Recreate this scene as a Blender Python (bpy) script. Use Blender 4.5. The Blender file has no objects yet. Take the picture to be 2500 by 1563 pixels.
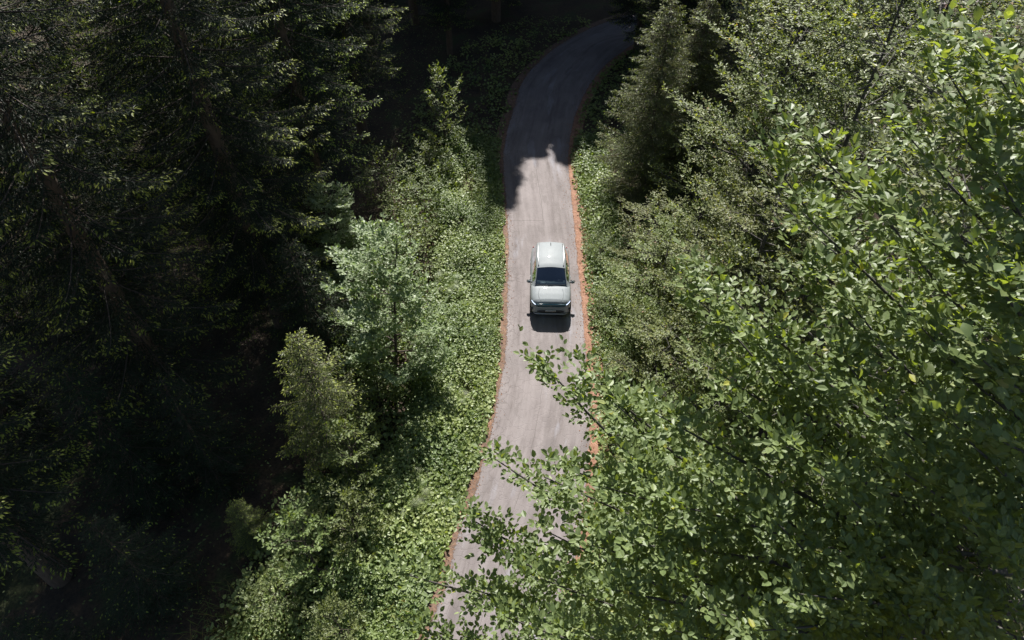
import bpy, math, random
import numpy as np
from mathutils import Vector, Matrix

sc = bpy.context.scene
COL = sc.collection
R = math.radians

# ------------------------------------------------------------------ camera, sky, sun, exposure
CAM_H, PITCH, F = 22.6, R(47.0), 1667.0          # focal length in pixels of the 2500 px photograph
cam_d = bpy.data.cameras.new('camera')
cam_d.sensor_width = 36.0
cam_d.lens = 36.0 * F / 2500.0
cam_d.clip_start, cam_d.clip_end = 0.1, 2000.0
cam = bpy.data.objects.new('camera', cam_d); COL.objects.link(cam)
cam.location = (0, 0, CAM_H); cam.rotation_euler = (math.pi/2 - PITCH, 0, 0)
sc.camera = cam

SUN_EL = 46.0
world = bpy.data.worlds.new('World'); sc.world = world; world.use_nodes = True
wn = world.node_tree.nodes; wl = world.node_tree.links
sky = wn.new('ShaderNodeTexSky'); sky.sky_type = 'NISHITA'; sky.sun_disc = False
sky.sun_elevation = R(SUN_EL); sky.sun_rotation = 0.0
wl.new(sky.outputs[0], wn['Background'].inputs[0]); wn['Background'].inputs[1].default_value = 0.05
sun_d = bpy.data.lights.new('sun', 'SUN'); sun_d.energy = 5.0; sun_d.angle = R(0.5); sun_d.color = (1.0, 0.965, 0.915)
sun = bpy.data.objects.new('sun', sun_d); COL.objects.link(sun)
sun.location = (0, 60, 60); sun.rotation_euler = (R(-(90.0 - SUN_EL)), 0, 0)
sc.view_settings.view_transform = 'Standard'; sc.view_settings.look = 'None'
sc.view_settings.gamma = 1.0; sc.view_settings.exposure = 1.35
sc.cycles.max_bounces = 5; sc.cycles.diffuse_bounces = 2; sc.cycles.glossy_bounces = 2; sc.cycles.transmission_bounces = 3; sc.cycles.transparent_max_bounces = 8
sc.cycles.use_adaptive_sampling = True

CP, SP = math.cos(PITCH), math.sin(PITCH)
def ray(px, py, d):
    """world point seen at photograph pixel (px, py) at depth d along the optical axis"""
    u, v = (px - 1250.0) / F, (py - 781.5) / F
    return np.array([u*d, d*(CP - v*SP), CAM_H - d*(SP + v*CP)])
def ground_at(px, py):
    v = (py - 781.5) / F
    return ray(px, py, CAM_H / (SP + v*CP))

# ------------------------------------------------------------------ object helpers
def link(o, parent=None, label=None, cat=None, group=None, kind=None):
    COL.objects.link(o)
    if parent is not None: o.parent = parent
    if label: o['label'] = label
    if cat: o['category'] = cat
    if group: o['group'] = group
    if kind: o['kind'] = kind
    return o
def empty(name, loc=(0, 0, 0), rz=0.0, s=1.0, **kw):
    o = bpy.data.objects.new(name, None); o.empty_display_size = 0.2
    o.location = loc; o.rotation_euler = (0, 0, rz)
    o.scale = s if hasattr(s, '__len__') else (s, s, s)
    return link(o, **kw)
def np_mesh(name, V, faces, mats, tint=None, midx=None, smooth=False, uv=None):
    """faces: list of (M,k) integer arrays"""
    me = bpy.data.meshes.new(name)
    V = np.asarray(V, dtype=np.float32)
    me.vertices.add(len(V)); me.vertices.foreach_set('co', V.ravel())
    counts = np.concatenate([np.full(len(f), f.shape[1], dtype=np.int32) for f in faces])
    loops = np.concatenate([np.asarray(f, dtype=np.int32).ravel() for f in faces])
    me.loops.add(len(loops)); me.loops.foreach_set('vertex_index', loops)
    me.polygons.add(len(counts))
    starts = np.zeros(len(counts), dtype=np.int32); starts[1:] = np.cumsum(counts)[:-1]
    me.polygons.foreach_set('loop_start', starts)
    if midx is not None: me.polygons.foreach_set('material_index', np.asarray(midx, dtype=np.int32))
    me.polygons.foreach_set('use_smooth', np.full(len(counts), smooth, dtype=bool))
    for m in (mats if isinstance(mats, (list, tuple)) else [mats]): me.materials.append(m)
    if tint is not None:
        a = me.attributes.new('tint', 'FLOAT', 'FACE'); a.data.foreach_set('value', np.asarray(tint, dtype=np.float32))
    if uv is not None:
        l = me.uv_layers.new(name='UVMap'); l.data.foreach_set('uv', np.asarray(uv, dtype=np.float32)[loops].ravel())
    me.update(calc_edges=True); me.validate()
    return me
def mobj(name, me, parent=None, **kw):
    return link(bpy.data.objects.new(name, me), parent=parent, **kw)
def norm(a):
    return a / np.maximum(np.linalg.norm(a, axis=-1, keepdims=True), 1e-9)

# ------------------------------------------------------------------ materials
def mat(name):
    m = bpy.data.materials.new(name); m.use_nodes = True
    nt = m.node_tree
    return m, nt, nt.nodes, nt.links, nt.nodes['Principled BSDF']
def ramp(n, stops, interp='LINEAR'):
    r = n.new('ShaderNodeValToRGB'); e = r.color_ramp.elements; r.color_ramp.interpolation = interp
    while len(e) < len(stops): e.new(0.5)
    for i, (p, c) in enumerate(stops):
        e[i].position = p; e[i].color = (*c, 1) if len(c) == 3 else c
    return r
def ramp_of(n, l, v, stops):
    r = ramp(n, stops); l.new(v, r.inputs[0]); return r.outputs[0]
def mix(n, l, fac, a, b, blend='MIX'):
    m = n.new('ShaderNodeMix'); m.data_type = 'RGBA'; m.blend_type = blend
    for s, v in ((0, fac), (6, a), (7, b)):
        if hasattr(v, 'is_output'): l.new(v, m.inputs[s])
        else: m.inputs[s].default_value = v if s == 0 else (*v, 1)
    return m.outputs[2]
def math_n(n, l, op, a, b=0.0, c=None):
    m = n.new('ShaderNodeMath'); m.operation = op
    for s, v in enumerate((a, b) if c is None else (a, b, c)):
        if hasattr(v, 'is_output'): l.new(v, m.inputs[s])
        else: m.inputs[s].default_value = v
    return m.outputs[0]
def noise(n, l, scale, vec=None, detail=4.0, rough=0.6):
    t = n.new('ShaderNodeTexNoise'); t.inputs['Scale'].default_value = scale
    t.inputs['Detail'].default_value = detail; t.inputs['Roughness'].default_value = rough
    if vec is not None: l.new(vec, t.inputs['Vector'])
    return t.outputs[0]

def leaf_mat(name, stops, trans_col, trans=0.35, rough=0.42, spec=0.5):
    """stops: colours spread by the leaf's own random tint"""
    m, nt, n, l, b = mat(name)
    at = n.new('ShaderNodeAttribute'); at.attribute_name = 'tint'
    r = ramp(n, stops); l.new(at.outputs['Fac'], r.inputs[0])
    oi = n.new('ShaderNodeObjectInfo')
    g = n.new('ShaderNodeTexCoord'); fn = noise(n, l, 38.0, g.outputs['Object'], 1.0)
    hs = n.new('ShaderNodeHueSaturation'); l.new(mix(n, l, .45, r.outputs[0], ramp_of(n, l, fn, [(.3, (.62, .66, .6)), (.7, (1.3, 1.26, 1.3))]), 'MULTIPLY'), hs.inputs['Color'])
    l.new(math_n(n, l, 'MULTIPLY_ADD', oi.outputs['Random'], 0.03, 0.485), hs.inputs['Hue'])
    l.new(math_n(n, l, 'MULTIPLY_ADD', oi.outputs['Random'], 0.3, 0.85), hs.inputs['Value'])
    l.new(hs.outputs[0], b.inputs['Base Color'])
    b.inputs['Roughness'].default_value = rough
    b.inputs['Specular IOR Level'].default_value = spec
    tr = n.new('ShaderNodeBsdfTranslucent')
    l.new(mix(n, l, 1.0, hs.outputs[0], trans_col, 'MULTIPLY'), tr.inputs[0])
    ms = n.new('ShaderNodeMixShader'); ms.inputs[0].default_value = trans
    l.new(b.outputs[0], ms.inputs[1]); l.new(tr.outputs[0], ms.inputs[2])
    l.new(ms.outputs[0], n['Material Output'].inputs['Surface'])
    return m

M = {}
M['beech'] = leaf_mat('beech_leaf', [(0, (.076, .104, .036)), (.55, (.118, .15, .054)), (.86, (.165, .198, .074)), (1.0, (.23, .225, .045))],
                      (2.4, 2.3, .5), .36, .50, .42)
M['sapling'] = leaf_mat('young_beech_leaf', [(0, (.075, .10, .03)), (.5, (.125, .152, .05)), (.88, (.18, .195, .072)), (1.0, (.25, .165, .08))],
                        (2.1, 2.0, .6), .36, .52, .38)
M['willow'] = leaf_mat('pale_leaf', [(0, (.11, .15, .072)), (.5, (.18, .225, .12)), (1.0, (.26, .30, .19))], (1.8, 2.0, .8), .34, .5, .45)
M['rowan'] = leaf_mat('rowan_leaf', [(0, (.065, .09, .03)), (.6, (.115, .145, .05)), (1.0, (.17, .195, .08))], (2.2, 2.2, .6), .34, .52, .38)
M['cover'] = leaf_mat('verge_leaf', [(0, (.078, .112, .034)), (.5, (.158, .195, .062)), (.9, (.23, .26, .092)), (1.0, (.27, .26, .09))],
                      (2.0, 2.1, .75), .32, .5, .5)
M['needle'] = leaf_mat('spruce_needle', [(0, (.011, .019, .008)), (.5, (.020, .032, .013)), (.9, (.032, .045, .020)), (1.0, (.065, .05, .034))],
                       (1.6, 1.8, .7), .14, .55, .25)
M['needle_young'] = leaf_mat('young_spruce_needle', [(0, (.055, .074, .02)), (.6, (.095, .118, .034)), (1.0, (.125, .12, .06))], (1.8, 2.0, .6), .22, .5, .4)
M['shoot'] = leaf_mat('spruce_shoot', [(0, (.145, .185, .028)), (1.0, (.23, .265, .045))], (2.0, 2.1, .5), .34, .5, .35)
M['fir'] = leaf_mat('young_conifer_needle', [(0, (.06, .075, .028)), (.5, (.095, .11, .045)), (1.0, (.14, .13, .065))], (1.8, 1.8, .7), .24, .5, .4)
M['fern'] = leaf_mat('fern_leaf', [(0, (.08, .118, .03)), (1.0, (.135, .17, .048))], (2.0, 2.1, .7), .34, .5, .4)
M['grass'] = leaf_mat('grass_blade', [(0, (.08, .12, .028)), (.7, (.13, .155, .04)), (1.0, (.26, .17, .06))], (1.8, 2.0, .7), .30, .5, .4)
M['litter'] = leaf_mat('litter_flake', [(0, (.09, .04, .018)), (.5, (.20, .085, .035)), (1.0, (.30, .16, .08))], (1, 1, 1), .05, .8, .2)

def bark(name, c0, c1, sx):
    m, nt, n, l, b = mat(name)
    g = n.new('ShaderNodeTexCoord'); mp = n.new('ShaderNodeMapping'); mp.inputs['Scale'].default_value = (sx, sx, sx*.25)
    l.new(g.outputs['Object'], mp.inputs[0])
    f = noise(n, l, 1.0, mp.outputs[0], 6.0, .7)
    r = ramp(n, [(.3, c0), (.7, c1)]); l.new(f, r.inputs[0]); l.new(r.outputs[0], b.inputs['Base Color'])
    b.inputs['Roughness'].default_value = .85
    bp = n.new('ShaderNodeBump'); bp.inputs['Strength'].default_value = .6; bp.inputs['Distance'].default_value = .03
    l.new(f, bp.inputs['Height']); l.new(bp.outputs[0], b.inputs['Normal'])
    return m
M['bark_beech'] = bark('beech_bark', (.035, .031, .027), (.085, .078, .066), 9)
M['bark_spruce'] = bark('spruce_bark', (.05, .034, .024), (.14, .095, .065), 12)
M['bark_twig'] = bark('twig_bark', (.03, .022, .017), (.065, .046, .034), 14)

def make_ground():
    m, nt, n, l, b = mat('forest_floor')
    g = n.new('ShaderNodeTexCoord')
    f1 = noise(n, l, .5, g.outputs['Object'], 6, .65); f2 = noise(n, l, 9.0, g.outputs['Object'], 5, .7)
    r1 = ramp(n, [(.38, (.035, .024, .014)), (.52, (.06, .04, .022)), (.62, (.045, .055, .018))]); l.new(f1, r1.inputs[0])
    r2 = ramp(n, [(.3, (.4, .4, .4)), (.7, (1.3, 1.25, 1.2))]); l.new(f2, r2.inputs[0])
    l.new(mix(n, l, 1.0, r1.outputs[0], r2.outputs[0], 'MULTIPLY'), b.inputs['Base Color'])
    b.inputs['Roughness'].default_value = .95
    bp = n.new('ShaderNodeBump'); bp.inputs['Distance'].default_value = .08; l.new(f2, bp.inputs['Height']); l.new(bp.outputs[0], b.inputs['Normal'])
    return m
M['ground'] = make_ground()

def make_road():
    m, nt, n, l, b = mat('worn_asphalt')
    uvn = n.new('ShaderNodeUVMap'); sep = n.new('ShaderNodeSeparateXYZ'); l.new(uvn.outputs[0], sep.inputs[0])
    U, Vv = sep.outputs[0], sep.outputs[1]               # metres across from the left edge, metres along
    g = n.new('ShaderNodeTexCoord')
    mp = n.new('ShaderNodeMapping'); mp.inputs['Scale'].default_value = (2.6, .16, 1); l.new(uvn.outputs[0], mp.inputs[0])
    streak = noise(n, l, 1.0, mp.outputs[0], 6, .65)
    blot = noise(n, l, .45, g.outputs['Object'], 5, .6)
    grain = noise(n, l, 45.0, g.outputs['Object'], 3, .7)
    r = ramp(n, [(.25, (.131, .114, .113)), (.5, (.176, .156, .154)), (.75, (.208, .186, .185))]); l.new(streak, r.inputs[0])
    c = mix(n, l, .55, r.outputs[0], ramp_of(n, l, blot, [(.3, (.66, .65, .63)), (.7, (1.16, 1.15, 1.14))]), 'MULTIPLY')
    c = mix(n, l, .5, c, ramp_of(n, l, grain, [(.3, (.62, .62, .62)), (.7, (1.25, 1.24, 1.23))]), 'MULTIPLY')
    # rough worn wheel track, right of the middle: a band whose dark aggregate shows in patches
    band = math_n(n, l, 'SUBTRACT', 1.0, math_n(n, l, 'MINIMUM', math_n(n, l, 'MULTIPLY', math_n(n, l, 'ABSOLUTE', math_n(n, l, 'SUBTRACT', U, 2.75)), 2.6), 1.0))
    band2 = math_n(n, l, 'SUBTRACT', 1.0, math_n(n, l, 'MINIMUM', math_n(n, l, 'MULTIPLY', math_n(n, l, 'ABSOLUTE', math_n(n, l, 'SUBTRACT', U, .75)), 2.2), 1.0))
    mp2 = n.new('ShaderNodeMapping'); mp2.inputs['Scale'].default_value = (3.0, .32, 1); l.new(uvn.outputs[0], mp2.inputs[0])
    wear = noise(n, l, 1.0, mp2.outputs[0], 8, .75)
    wr = ramp_of(n, l, wear, [(.44, (0, 0, 0)), (.6, (1, 1, 1))])
    wr2 = ramp_of(n, l, grain, [(.35, (.25, .25, .25)), (.6, (1, 1, 1))])
    wf = math_n(n, l, 'MULTIPLY', math_n(n, l, 'MULTIPLY', wr, wr2), math_n(n, l, 'MAXIMUM', band, math_n(n, l, 'MULTIPLY', band2, .8)))
    c = mix(n, l, math_n(n, l, 'MULTIPLY', wf, .85), c, (.073, .06, .055))
    mp4 = n.new('ShaderNodeMapping'); mp4.inputs['Scale'].default_value = (1.5, .5, 1); mp4.inputs['Location'].default_value = (7.3, 2.2, 0); l.new(uvn.outputs[0], mp4.inputs[0])
    pt = ramp_of(n, l, noise(n, l, 1.0, mp4.outputs[0], 7, .7), [(.52, (0, 0, 0)), (.60, (1, 1, 1))])
    c = mix(n, l, math_n(n, l, 'MULTIPLY', pt, .32), c, (.088, .076, .072))
    # pale lime bloom
    mp3 = n.new('ShaderNodeMapping'); mp3.inputs['Scale'].default_value = (1.1, .22, 1); mp3.inputs['Location'].default_value = (3.1, 1.7, 0); l.new(uvn.outputs[0], mp3.inputs[0])
    bl = ramp_of(n, l, noise(n, l, 1.0, mp3.outputs[0], 5, .6), [(.58, (0, 0, 0)), (.72, (1, 1, 1))])
    c = mix(n, l, math_n(n, l, 'MULTIPLY', bl, .6), c, (.25, .25, .28))
    # alligator cracks, mostly towards the left edge
    vo = n.new('ShaderNodeTexVoronoi'); vo.feature = 'DISTANCE_TO_EDGE'; vo.inputs['Scale'].default_value = 2.2
    dn = n.new('ShaderNodeTexNoise'); dn.inputs['Scale'].default_value = 3.0; l.new(g.outputs['Object'], dn.inputs['Vector'])
    va = n.new('ShaderNodeVectorMath'); va.operation = 'MULTIPLY_ADD'; va.inputs[1].default_value = (.5, .5, .5)
    l.new(dn.outputs['Color'], va.inputs[0]); l.new(g.outputs['Object'], va.inputs[2]); l.new(va.outputs[0], vo.inputs['Vector'])
    ck = ramp_of(n, l, vo.outputs['Distance'], [(.0, (1, 1, 1)), (.05, (0, 0, 0))])
    near = math_n(n, l, 'SUBTRACT', 1.0, math_n(n, l, 'MINIMUM', math_n(n, l, 'MULTIPLY', U, .75), 1.0))
    cm = ramp_of(n, l, blot, [(.45, (0, 0, 0)), (.6, (1, 1, 1))])
    c = mix(n, l, math_n(n, l, 'MULTIPLY', math_n(n, l, 'MULTIPLY', ck, math_n(n, l, 'MULTIPLY_ADD', near, .9, .1)), math_n(n, l, 'MULTIPLY_ADD', cm, .7, .2)), c, (.07, .06, .055))
    # saw-cut seam of a repaired patch (an L of two thin lines)
    def line(coord, at_, w): return math_n(n, l, 'LESS_THAN', math_n(n, l, 'ABSOLUTE', math_n(n, l, 'SUBTRACT', coord, at_)), w)
    def within(coord, a, e): return math_n(n, l, 'MULTIPLY', math_n(n, l, 'GREATER_THAN', coord, a), math_n(n, l, 'LESS_THAN', coord, e))
    wob = math_n(n, l, 'MULTIPLY_ADD', noise(n, l, 1.5, g.outputs['Object'], 3), .12, 0.0)
    Uw = math_n(n, l, 'ADD', U, wob); Vw = math_n(n, l, 'ADD', Vv, wob)
    s1 = math_n(n, l, 'MULTIPLY', line(Uw, 2.12, .014), within(Vv, SEAM_V, SEAM_V + 4.6))
    s2 = math_n(n, l, 'MULTIPLY', line(Vw, SEAM_V, .018), within(U, .3, 2.06))
    s3 = math_n(n, l, 'MULTIPLY', line(Uw, 1.95, .01), within(Vv, SEAM_V - 21, SEAM_V - 9))
    c = mix(n, l, math_n(n, l, 'MULTIPLY', math_n(n, l, 'MAXIMUM', math_n(n, l, 'MAXIMUM', s1, s2), s3), .6), c, (.08, .07, .065))
    # damp-looking dark patch stain in the foreground
    du = math_n(n, l, 'MULTIPLY', math_n(n, l, 'SUBTRACT', U, 2.55), 2.3); dv = math_n(n, l, 'MULTIPLY', math_n(n, l, 'SUBTRACT', Vv, STAIN_V), .85)
    dd = math_n(n, l, 'SQRT', math_n(n, l, 'ADD', math_n(n, l, 'MULTIPLY', du, du), math_n(n, l, 'MULTIPLY', dv, dv)))
    dd = math_n(n, l, 'ADD', dd, math_n(n, l, 'MULTIPLY_ADD', noise(n, l, 2.2, g.outputs['Object'], 5, .7), 1.2, -.6))
    st = ramp_of(n, l, dd, [(.55, (1, 1, 1)), (.95, (0, 0, 0))])
    c = mix(n, l, math_n(n, l, 'MULTIPLY', st, .55), c, (.10, .088, .086))
    l.new(c, b.inputs['Base Color']); b.inputs['Roughness'].default_value = .8; b.inputs['Specular IOR Level'].default_value = .15
    bp = n.new('ShaderNodeBump'); bp.inputs['Strength'].default_value = .45; bp.inputs['Distance'].default_value = .012
    l.new(math_n(n, l, 'SUBTRACT', grain, ck), bp.inputs['Height']); l.new(bp.outputs[0], b.inputs['Normal'])
    return m

def make_soil(name, cols):
    m, nt, n, l, b = mat(name)
    g = n.new('ShaderNodeTexCoord')
    f = noise(n, l, 5.0, g.outputs['Object'], 8, .75); f2 = noise(n, l, .6, g.outputs['Object'], 3)
    r = ramp(n, [(.32, cols[0]), (.5, cols[1]), (.68, cols[2])]); l.new(f, r.inputs[0])
    c = mix(n, l, .6, r.outputs[0], ramp_of(n, l, f2, [(.35, (.6, .6, .62)), (.65, (1.2, 1.15, 1.1))]), 'MULTIPLY')
    ac = n.new('ShaderNodeAttribute'); ac.attribute_name = 'across'          # thins out to scattered bits towards the middle of the road
    fz = math_n(n, l, 'ADD', math_n(n, l, 'MULTIPLY', noise(n, l, 11.0, g.outputs['Object'], 6, .8), 1.1), math_n(n, l, 'MULTIPLY_ADD', ac.outputs['Fac'], -2.4, 1.72))
    l.new(ramp_of(n, l, fz, [(.47, (0, 0, 0)), (.56, (1, 1, 1))]), b.inputs['Alpha'])
    l.new(c, b.inputs['Base Color']); b.inputs['Roughness'].default_value = .95
    bp = n.new('ShaderNodeBump'); bp.inputs['Distance'].default_value = .05; l.new(f, bp.inputs['Height']); l.new(bp.outputs[0], b.inputs['Normal'])
    return m
M['soil_right'] = make_soil('orange_needle_litter', [(.13, .068, .042), (.215, .115, .074), (.27, .165, .118)])
M['soil_left'] = make_soil('brown_edge_litter', [(.06, .044, .034), (.135, .084, .058), (.22, .13, .084)])

# ------------------------------------------------------------------ road layout (outer edges read off the photograph at ground level)
EDGE = [(1521, 1030, 1378), (1428, 1067, 1402), (1335, 1095, 1428), (1290, 1108, 1438), (1168, 1156, 1450), (1034, 1194, 1460),
        (930, 1214, 1452), (827, 1225, 1442), (724, 1230, 1432), (620, 1233, 1422), (517, 1230, 1412), (414, 1221, 1398),
        (362, 1222, 1396), (310, 1235, 1406), (258, 1250, 1422), (207, 1267, 1448), (155, 1308, 1489), (103, 1375, 1561)]
Lw = [ground_at(x, y)[:2] for y, x, _ in EDGE]; Rw = [ground_at(x, y)[:2] for y, _, x in EDGE]
Lw = [np.array([-7.5, -14.0]), np.array([-4.6, 1.0])] + Lw + [np.array([7.6, 52.6]), np.array([14.0, 56.0]), np.array([24.0, 58.4]), np.array([40.0, 60.0])]
Rw = [np.array([-3.2, -14.0]), np.array([0.0, 1.0])] + Rw + [np.array([10.3, 49.4]), np.array([15.4, 52.2]), np.array([25.0, 54.3]), np.array([40.0, 55.6])]
def catmull(P, step=.16):
    P = np.array(P); out = []
    for i in range(len(P)-1):
        p0, p1, p2, p3 = P[max(i-1, 0)], P[i], P[i+1], P[min(i+2, len(P)-1)]
        for t in np.linspace(0, 1, 24, endpoint=False):
            out.append(.5*((2*p1) + (-p0+p2)*t + (2*p0-5*p1+4*p2-p3)*t*t + (-p0+3*p1-3*p2+p3)*t**3))
    out.append(P[-1]); return np.array(out)
LE, RE = catmull(Lw), catmull(Rw)
CE = (LE + RE) / 2
ARC = np.concatenate([[0], np.cumsum(np.linalg.norm(np.diff(CE, axis=0), axis=1))])
def arc_at_y(y): return float(np.interp(y, CE[:, 1], ARC))
SEAM_V = arc_at_y(ground_at(1250, 537)[1]); STAIN_V = arc_at_y(ground_at(1340, 1110)[1])
M['road'] = make_road()
def XL(y): return np.interp(y, LE[:, 1], LE[:, 0])
def XR(y): return np.interp(y, RE[:, 1], RE[:, 0])
rng = np.random.default_rng(7)

def vnoise(x, y, s, seed=0):
    """smooth value noise in [0,1]"""
    x, y = np.asarray(x)/s, np.asarray(y)/s
    xi, yi = np.floor(x).astype(np.int64), np.floor(y).astype(np.int64); fx, fy = x-xi, y-yi
    def h(a, b):
        v = np.sin(a*127.1 + b*311.7 + seed*74.7)*43758.5453; return v - np.floor(v)
    fx, fy = fx*fx*(3-2*fx), fy*fy*(3-2*fy)
    return (h(xi, yi)*(1-fx)+h(xi+1, yi)*fx)*(1-fy) + (h(xi, yi+1)*(1-fx)+h(xi+1, yi+1)*fx)*fy
def road_gap(x, y):
    """distance outside the road, 0 on it (by row, good up to the bend)"""
    return np.maximum(np.maximum(XL(y) - x, x - XR(y)), 0)
def terrain(x, y):
    d = np.minimum(np.hypot(np.maximum(road_gap(x, y) - .3, 0), np.maximum(y-46, 0)*.0), 14.0)
    d = np.where(np.asarray(y) > 40, np.minimum(d, np.maximum(d - (np.asarray(y)-40)*.6, 0)), d)
    left = np.asarray(x) < XL(y)
    return -.05 + np.minimum(d, 3)/3*(.9*(vnoise(x, y, 4.0, 3)-.5)) + np.where(left, -.03*d, .07*d)

def build_ground():
    xs = np.concatenate([np.linspace(-420, -46, 12)[:-1], np.linspace(-46, 46, 150), np.linspace(46, 420, 12)[1:]])
    ys = np.concatenate([np.linspace(-260, -14, 10)[:-1], np.linspace(-14, 70, 140), np.linspace(70, 620, 14)[1:]])
    X, Y = np.meshgrid(xs, ys); Z = terrain(X, Y)
    V = np.stack([X, Y, Z], -1).reshape(-1, 3); w = len(xs)
    i = (np.arange(len(ys)-1)[:, None]*w + np.arange(w-1)[None]).ravel()
    mobj('ground', np_mesh('ground', V, [np.stack([i, i+1, i+w+1, i+w], 1)], M['ground'], smooth=True), kind='structure')
build_ground()

def ribbon(name, A, B, za, zb, m, flip=False):
    N = len(A); K = 9
    t = np.linspace(0, 1, K)
    P = A[:, None]*(1-t[None, :, None]) + B[:, None]*t[None, :, None]
    z = np.broadcast_to(za + (zb-za)*t, (N, K))
    V = np.concatenate([P, z[..., None]], -1).reshape(-1, 3)
    wid = np.linalg.norm(B-A, axis=1)
    uv = np.stack([np.minimum(1, 1)*t[None]*wid[:, None], np.broadcast_to(ARC[:, None], (N, K))], -1).reshape(-1, 2)
    i = (np.arange(N-1)[:, None]*K + np.arange(K-1)[None]).ravel()
    me = np_mesh(name, V, [np.stack([i, i+1, i+K+1, i+K], 1)], m, smooth=True, uv=uv)
    at_ = me.attributes.new('across', 'FLOAT', 'POINT'); at_.data.foreach_set('value', np.broadcast_to(t if not flip else 1-t, (N, K)).astype(np.float32).ravel())
    return me
mobj('road', ribbon('road', LE, RE, 0.0, 0.0, M['road']), kind='structure')
# litter that lies over both road edges, ragged on the inside
dirv = norm(RE - LE)
s = ARC
jag = lambda sd: (vnoise(s, s*0, .35, sd) - .5)*.10 + (vnoise(s, s*0, 3.1, sd+1) - .5)*.2
low = np.clip((14 - CE[:, 1])/9, 0, 1)
wl_ = .10 + .45*low + np.maximum(jag(5), -.09)
wr_ = .16 + .13*np.clip((18-np.abs(CE[:, 1]-19))/12, 0, 1) + jag(9)*.8
mobj('road_edge_litter', ribbon('road_edge_litter', LE - dirv*.45, LE + dirv*(wl_[:, None] + .28), .007, .006, M['soil_left']), kind='structure')
mobj('road_edge_litter', ribbon('road_edge_litter', RE - dirv*(wr_[:, None] + .28), RE + dirv*.45, .006, .007, M['soil_right'], True), kind='structure')

# ------------------------------------------------------------------ foliage helpers
LEAF6 = np.array([(0, 0, 0), (.30, .27, .05), (.68, .24, .02), (1, 0, -.10), (.68, -.24, .02), (.30, -.27, .05)], dtype=np.float64)
F6 = np.array([(0, 3, 2, 1), (0, 5, 4, 3)])
LEAF10 = np.array([(0, 0, 0), (.16, .17, .045), (.40, .31, .07), (.66, .27, .03), (.86, .13, -.04), (1.0, 0, -.12),
                   (.86, -.13, -.04), (.66, -.27, .03), (.40, -.31, .07), (.16, -.17, .045), (.36, 0, .005), (.70, 0, -.035)], dtype=np.float64)
F10 = [np.array([(0, 10, 2, 1), (10, 11, 3, 2), (0, 9, 8, 10), (10, 8, 7, 11)]), np.array([(11, 5, 4), (11, 4, 3), (11, 6, 5), (11, 7, 6)])]
ROUND = np.array([(0, 0, 0), (.10, .42, .06), (.62, .46, .05), (1, 0, -.06), (.62, -.46, .05), (.10, -.42, .06)], dtype=np.float64)
def leaf_cloud(P, D, N, L, T=LEAF6, wide=1.0):
    D = norm(D); B = norm(np.cross(N, D)); N = np.cross(D, B)
    Ls = L[:, None, None]
    V = P[:, None] + Ls*(T[None, :, 0, None]*D[:, None] + wide*T[None, :, 1, None]*B[:, None] + T[None, :, 2, None]*N[:, None])
    return V.reshape(-1, 3)
def leaf_mesh(name, P, D, N, L, tint, m, T=LEAF6, wide=1.0):
    V = leaf_cloud(P, D, N, L, T, wide); n = len(P)
    f = (np.arange(n)[:, None, None]*6 + F6[None]).reshape(-1, 4)
    return np_mesh(name, V, [f], m, tint=np.repeat(tint, 2))
def sprig_mesh(name, P, D, N, L, W, tint, midx, mats):
    D = norm(D); B = norm(np.cross(N, D))
    V = np.stack([P, P + D*(L*.45)[:, None] + B*W[:, None], P + D*L[:, None] - N*(L*.12)[:, None], P + D*(L*.45)[:, None] - B*W[:, None]], 1).reshape(-1, 3)
    f = np.arange(len(P)*4).reshape(-1, 4)
    return np_mesh(name, V, [f], mats, tint=tint, midx=midx)
def tubes(name, paths, m, sides=6):
    Vs, Fs, off = [], [], 0
    for pts, rad in paths:
        pts = np.asarray(pts, float); rad = np.asarray(rad, float); k = len(pts)
        T = norm(np.gradient(pts, axis=0)); a = np.where(np.abs(T[:, 2:3]) > .9, np.array([[1., 0, 0]]), np.array([[0, 0, 1.]]))
        u = norm(np.cross(T, a)); w = np.cross(T, u)
        ang = np.linspace(0, 2*np.pi, sides, endpoint=False)
        ring = pts[:, None] + rad[:, None, None]*(np.cos(ang)[None, :, None]*u[:, None] + np.sin(ang)[None, :, None]*w[:, None])
        Vs.append(ring.reshape(-1, 3))
        i = np.arange(k-1)[:, None]*sides + np.arange(sides)[None]; j = np.arange(k-1)[:, None]*sides + (np.arange(sides)[None]+1) % sides
        Fs.append(np.stack([i, j, j+sides, i+sides], -1).reshape(-1, 4) + off); off += k*sides
    return np_mesh(name, np.concatenate(Vs), [np.concatenate(Fs)], m, smooth=True)
def bez(a, b, c, k):
    t = np.linspace(0, 1, k)[:, None]; return (1-t)**2*a + 2*t*(1-t)*b + t*t*c

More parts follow.
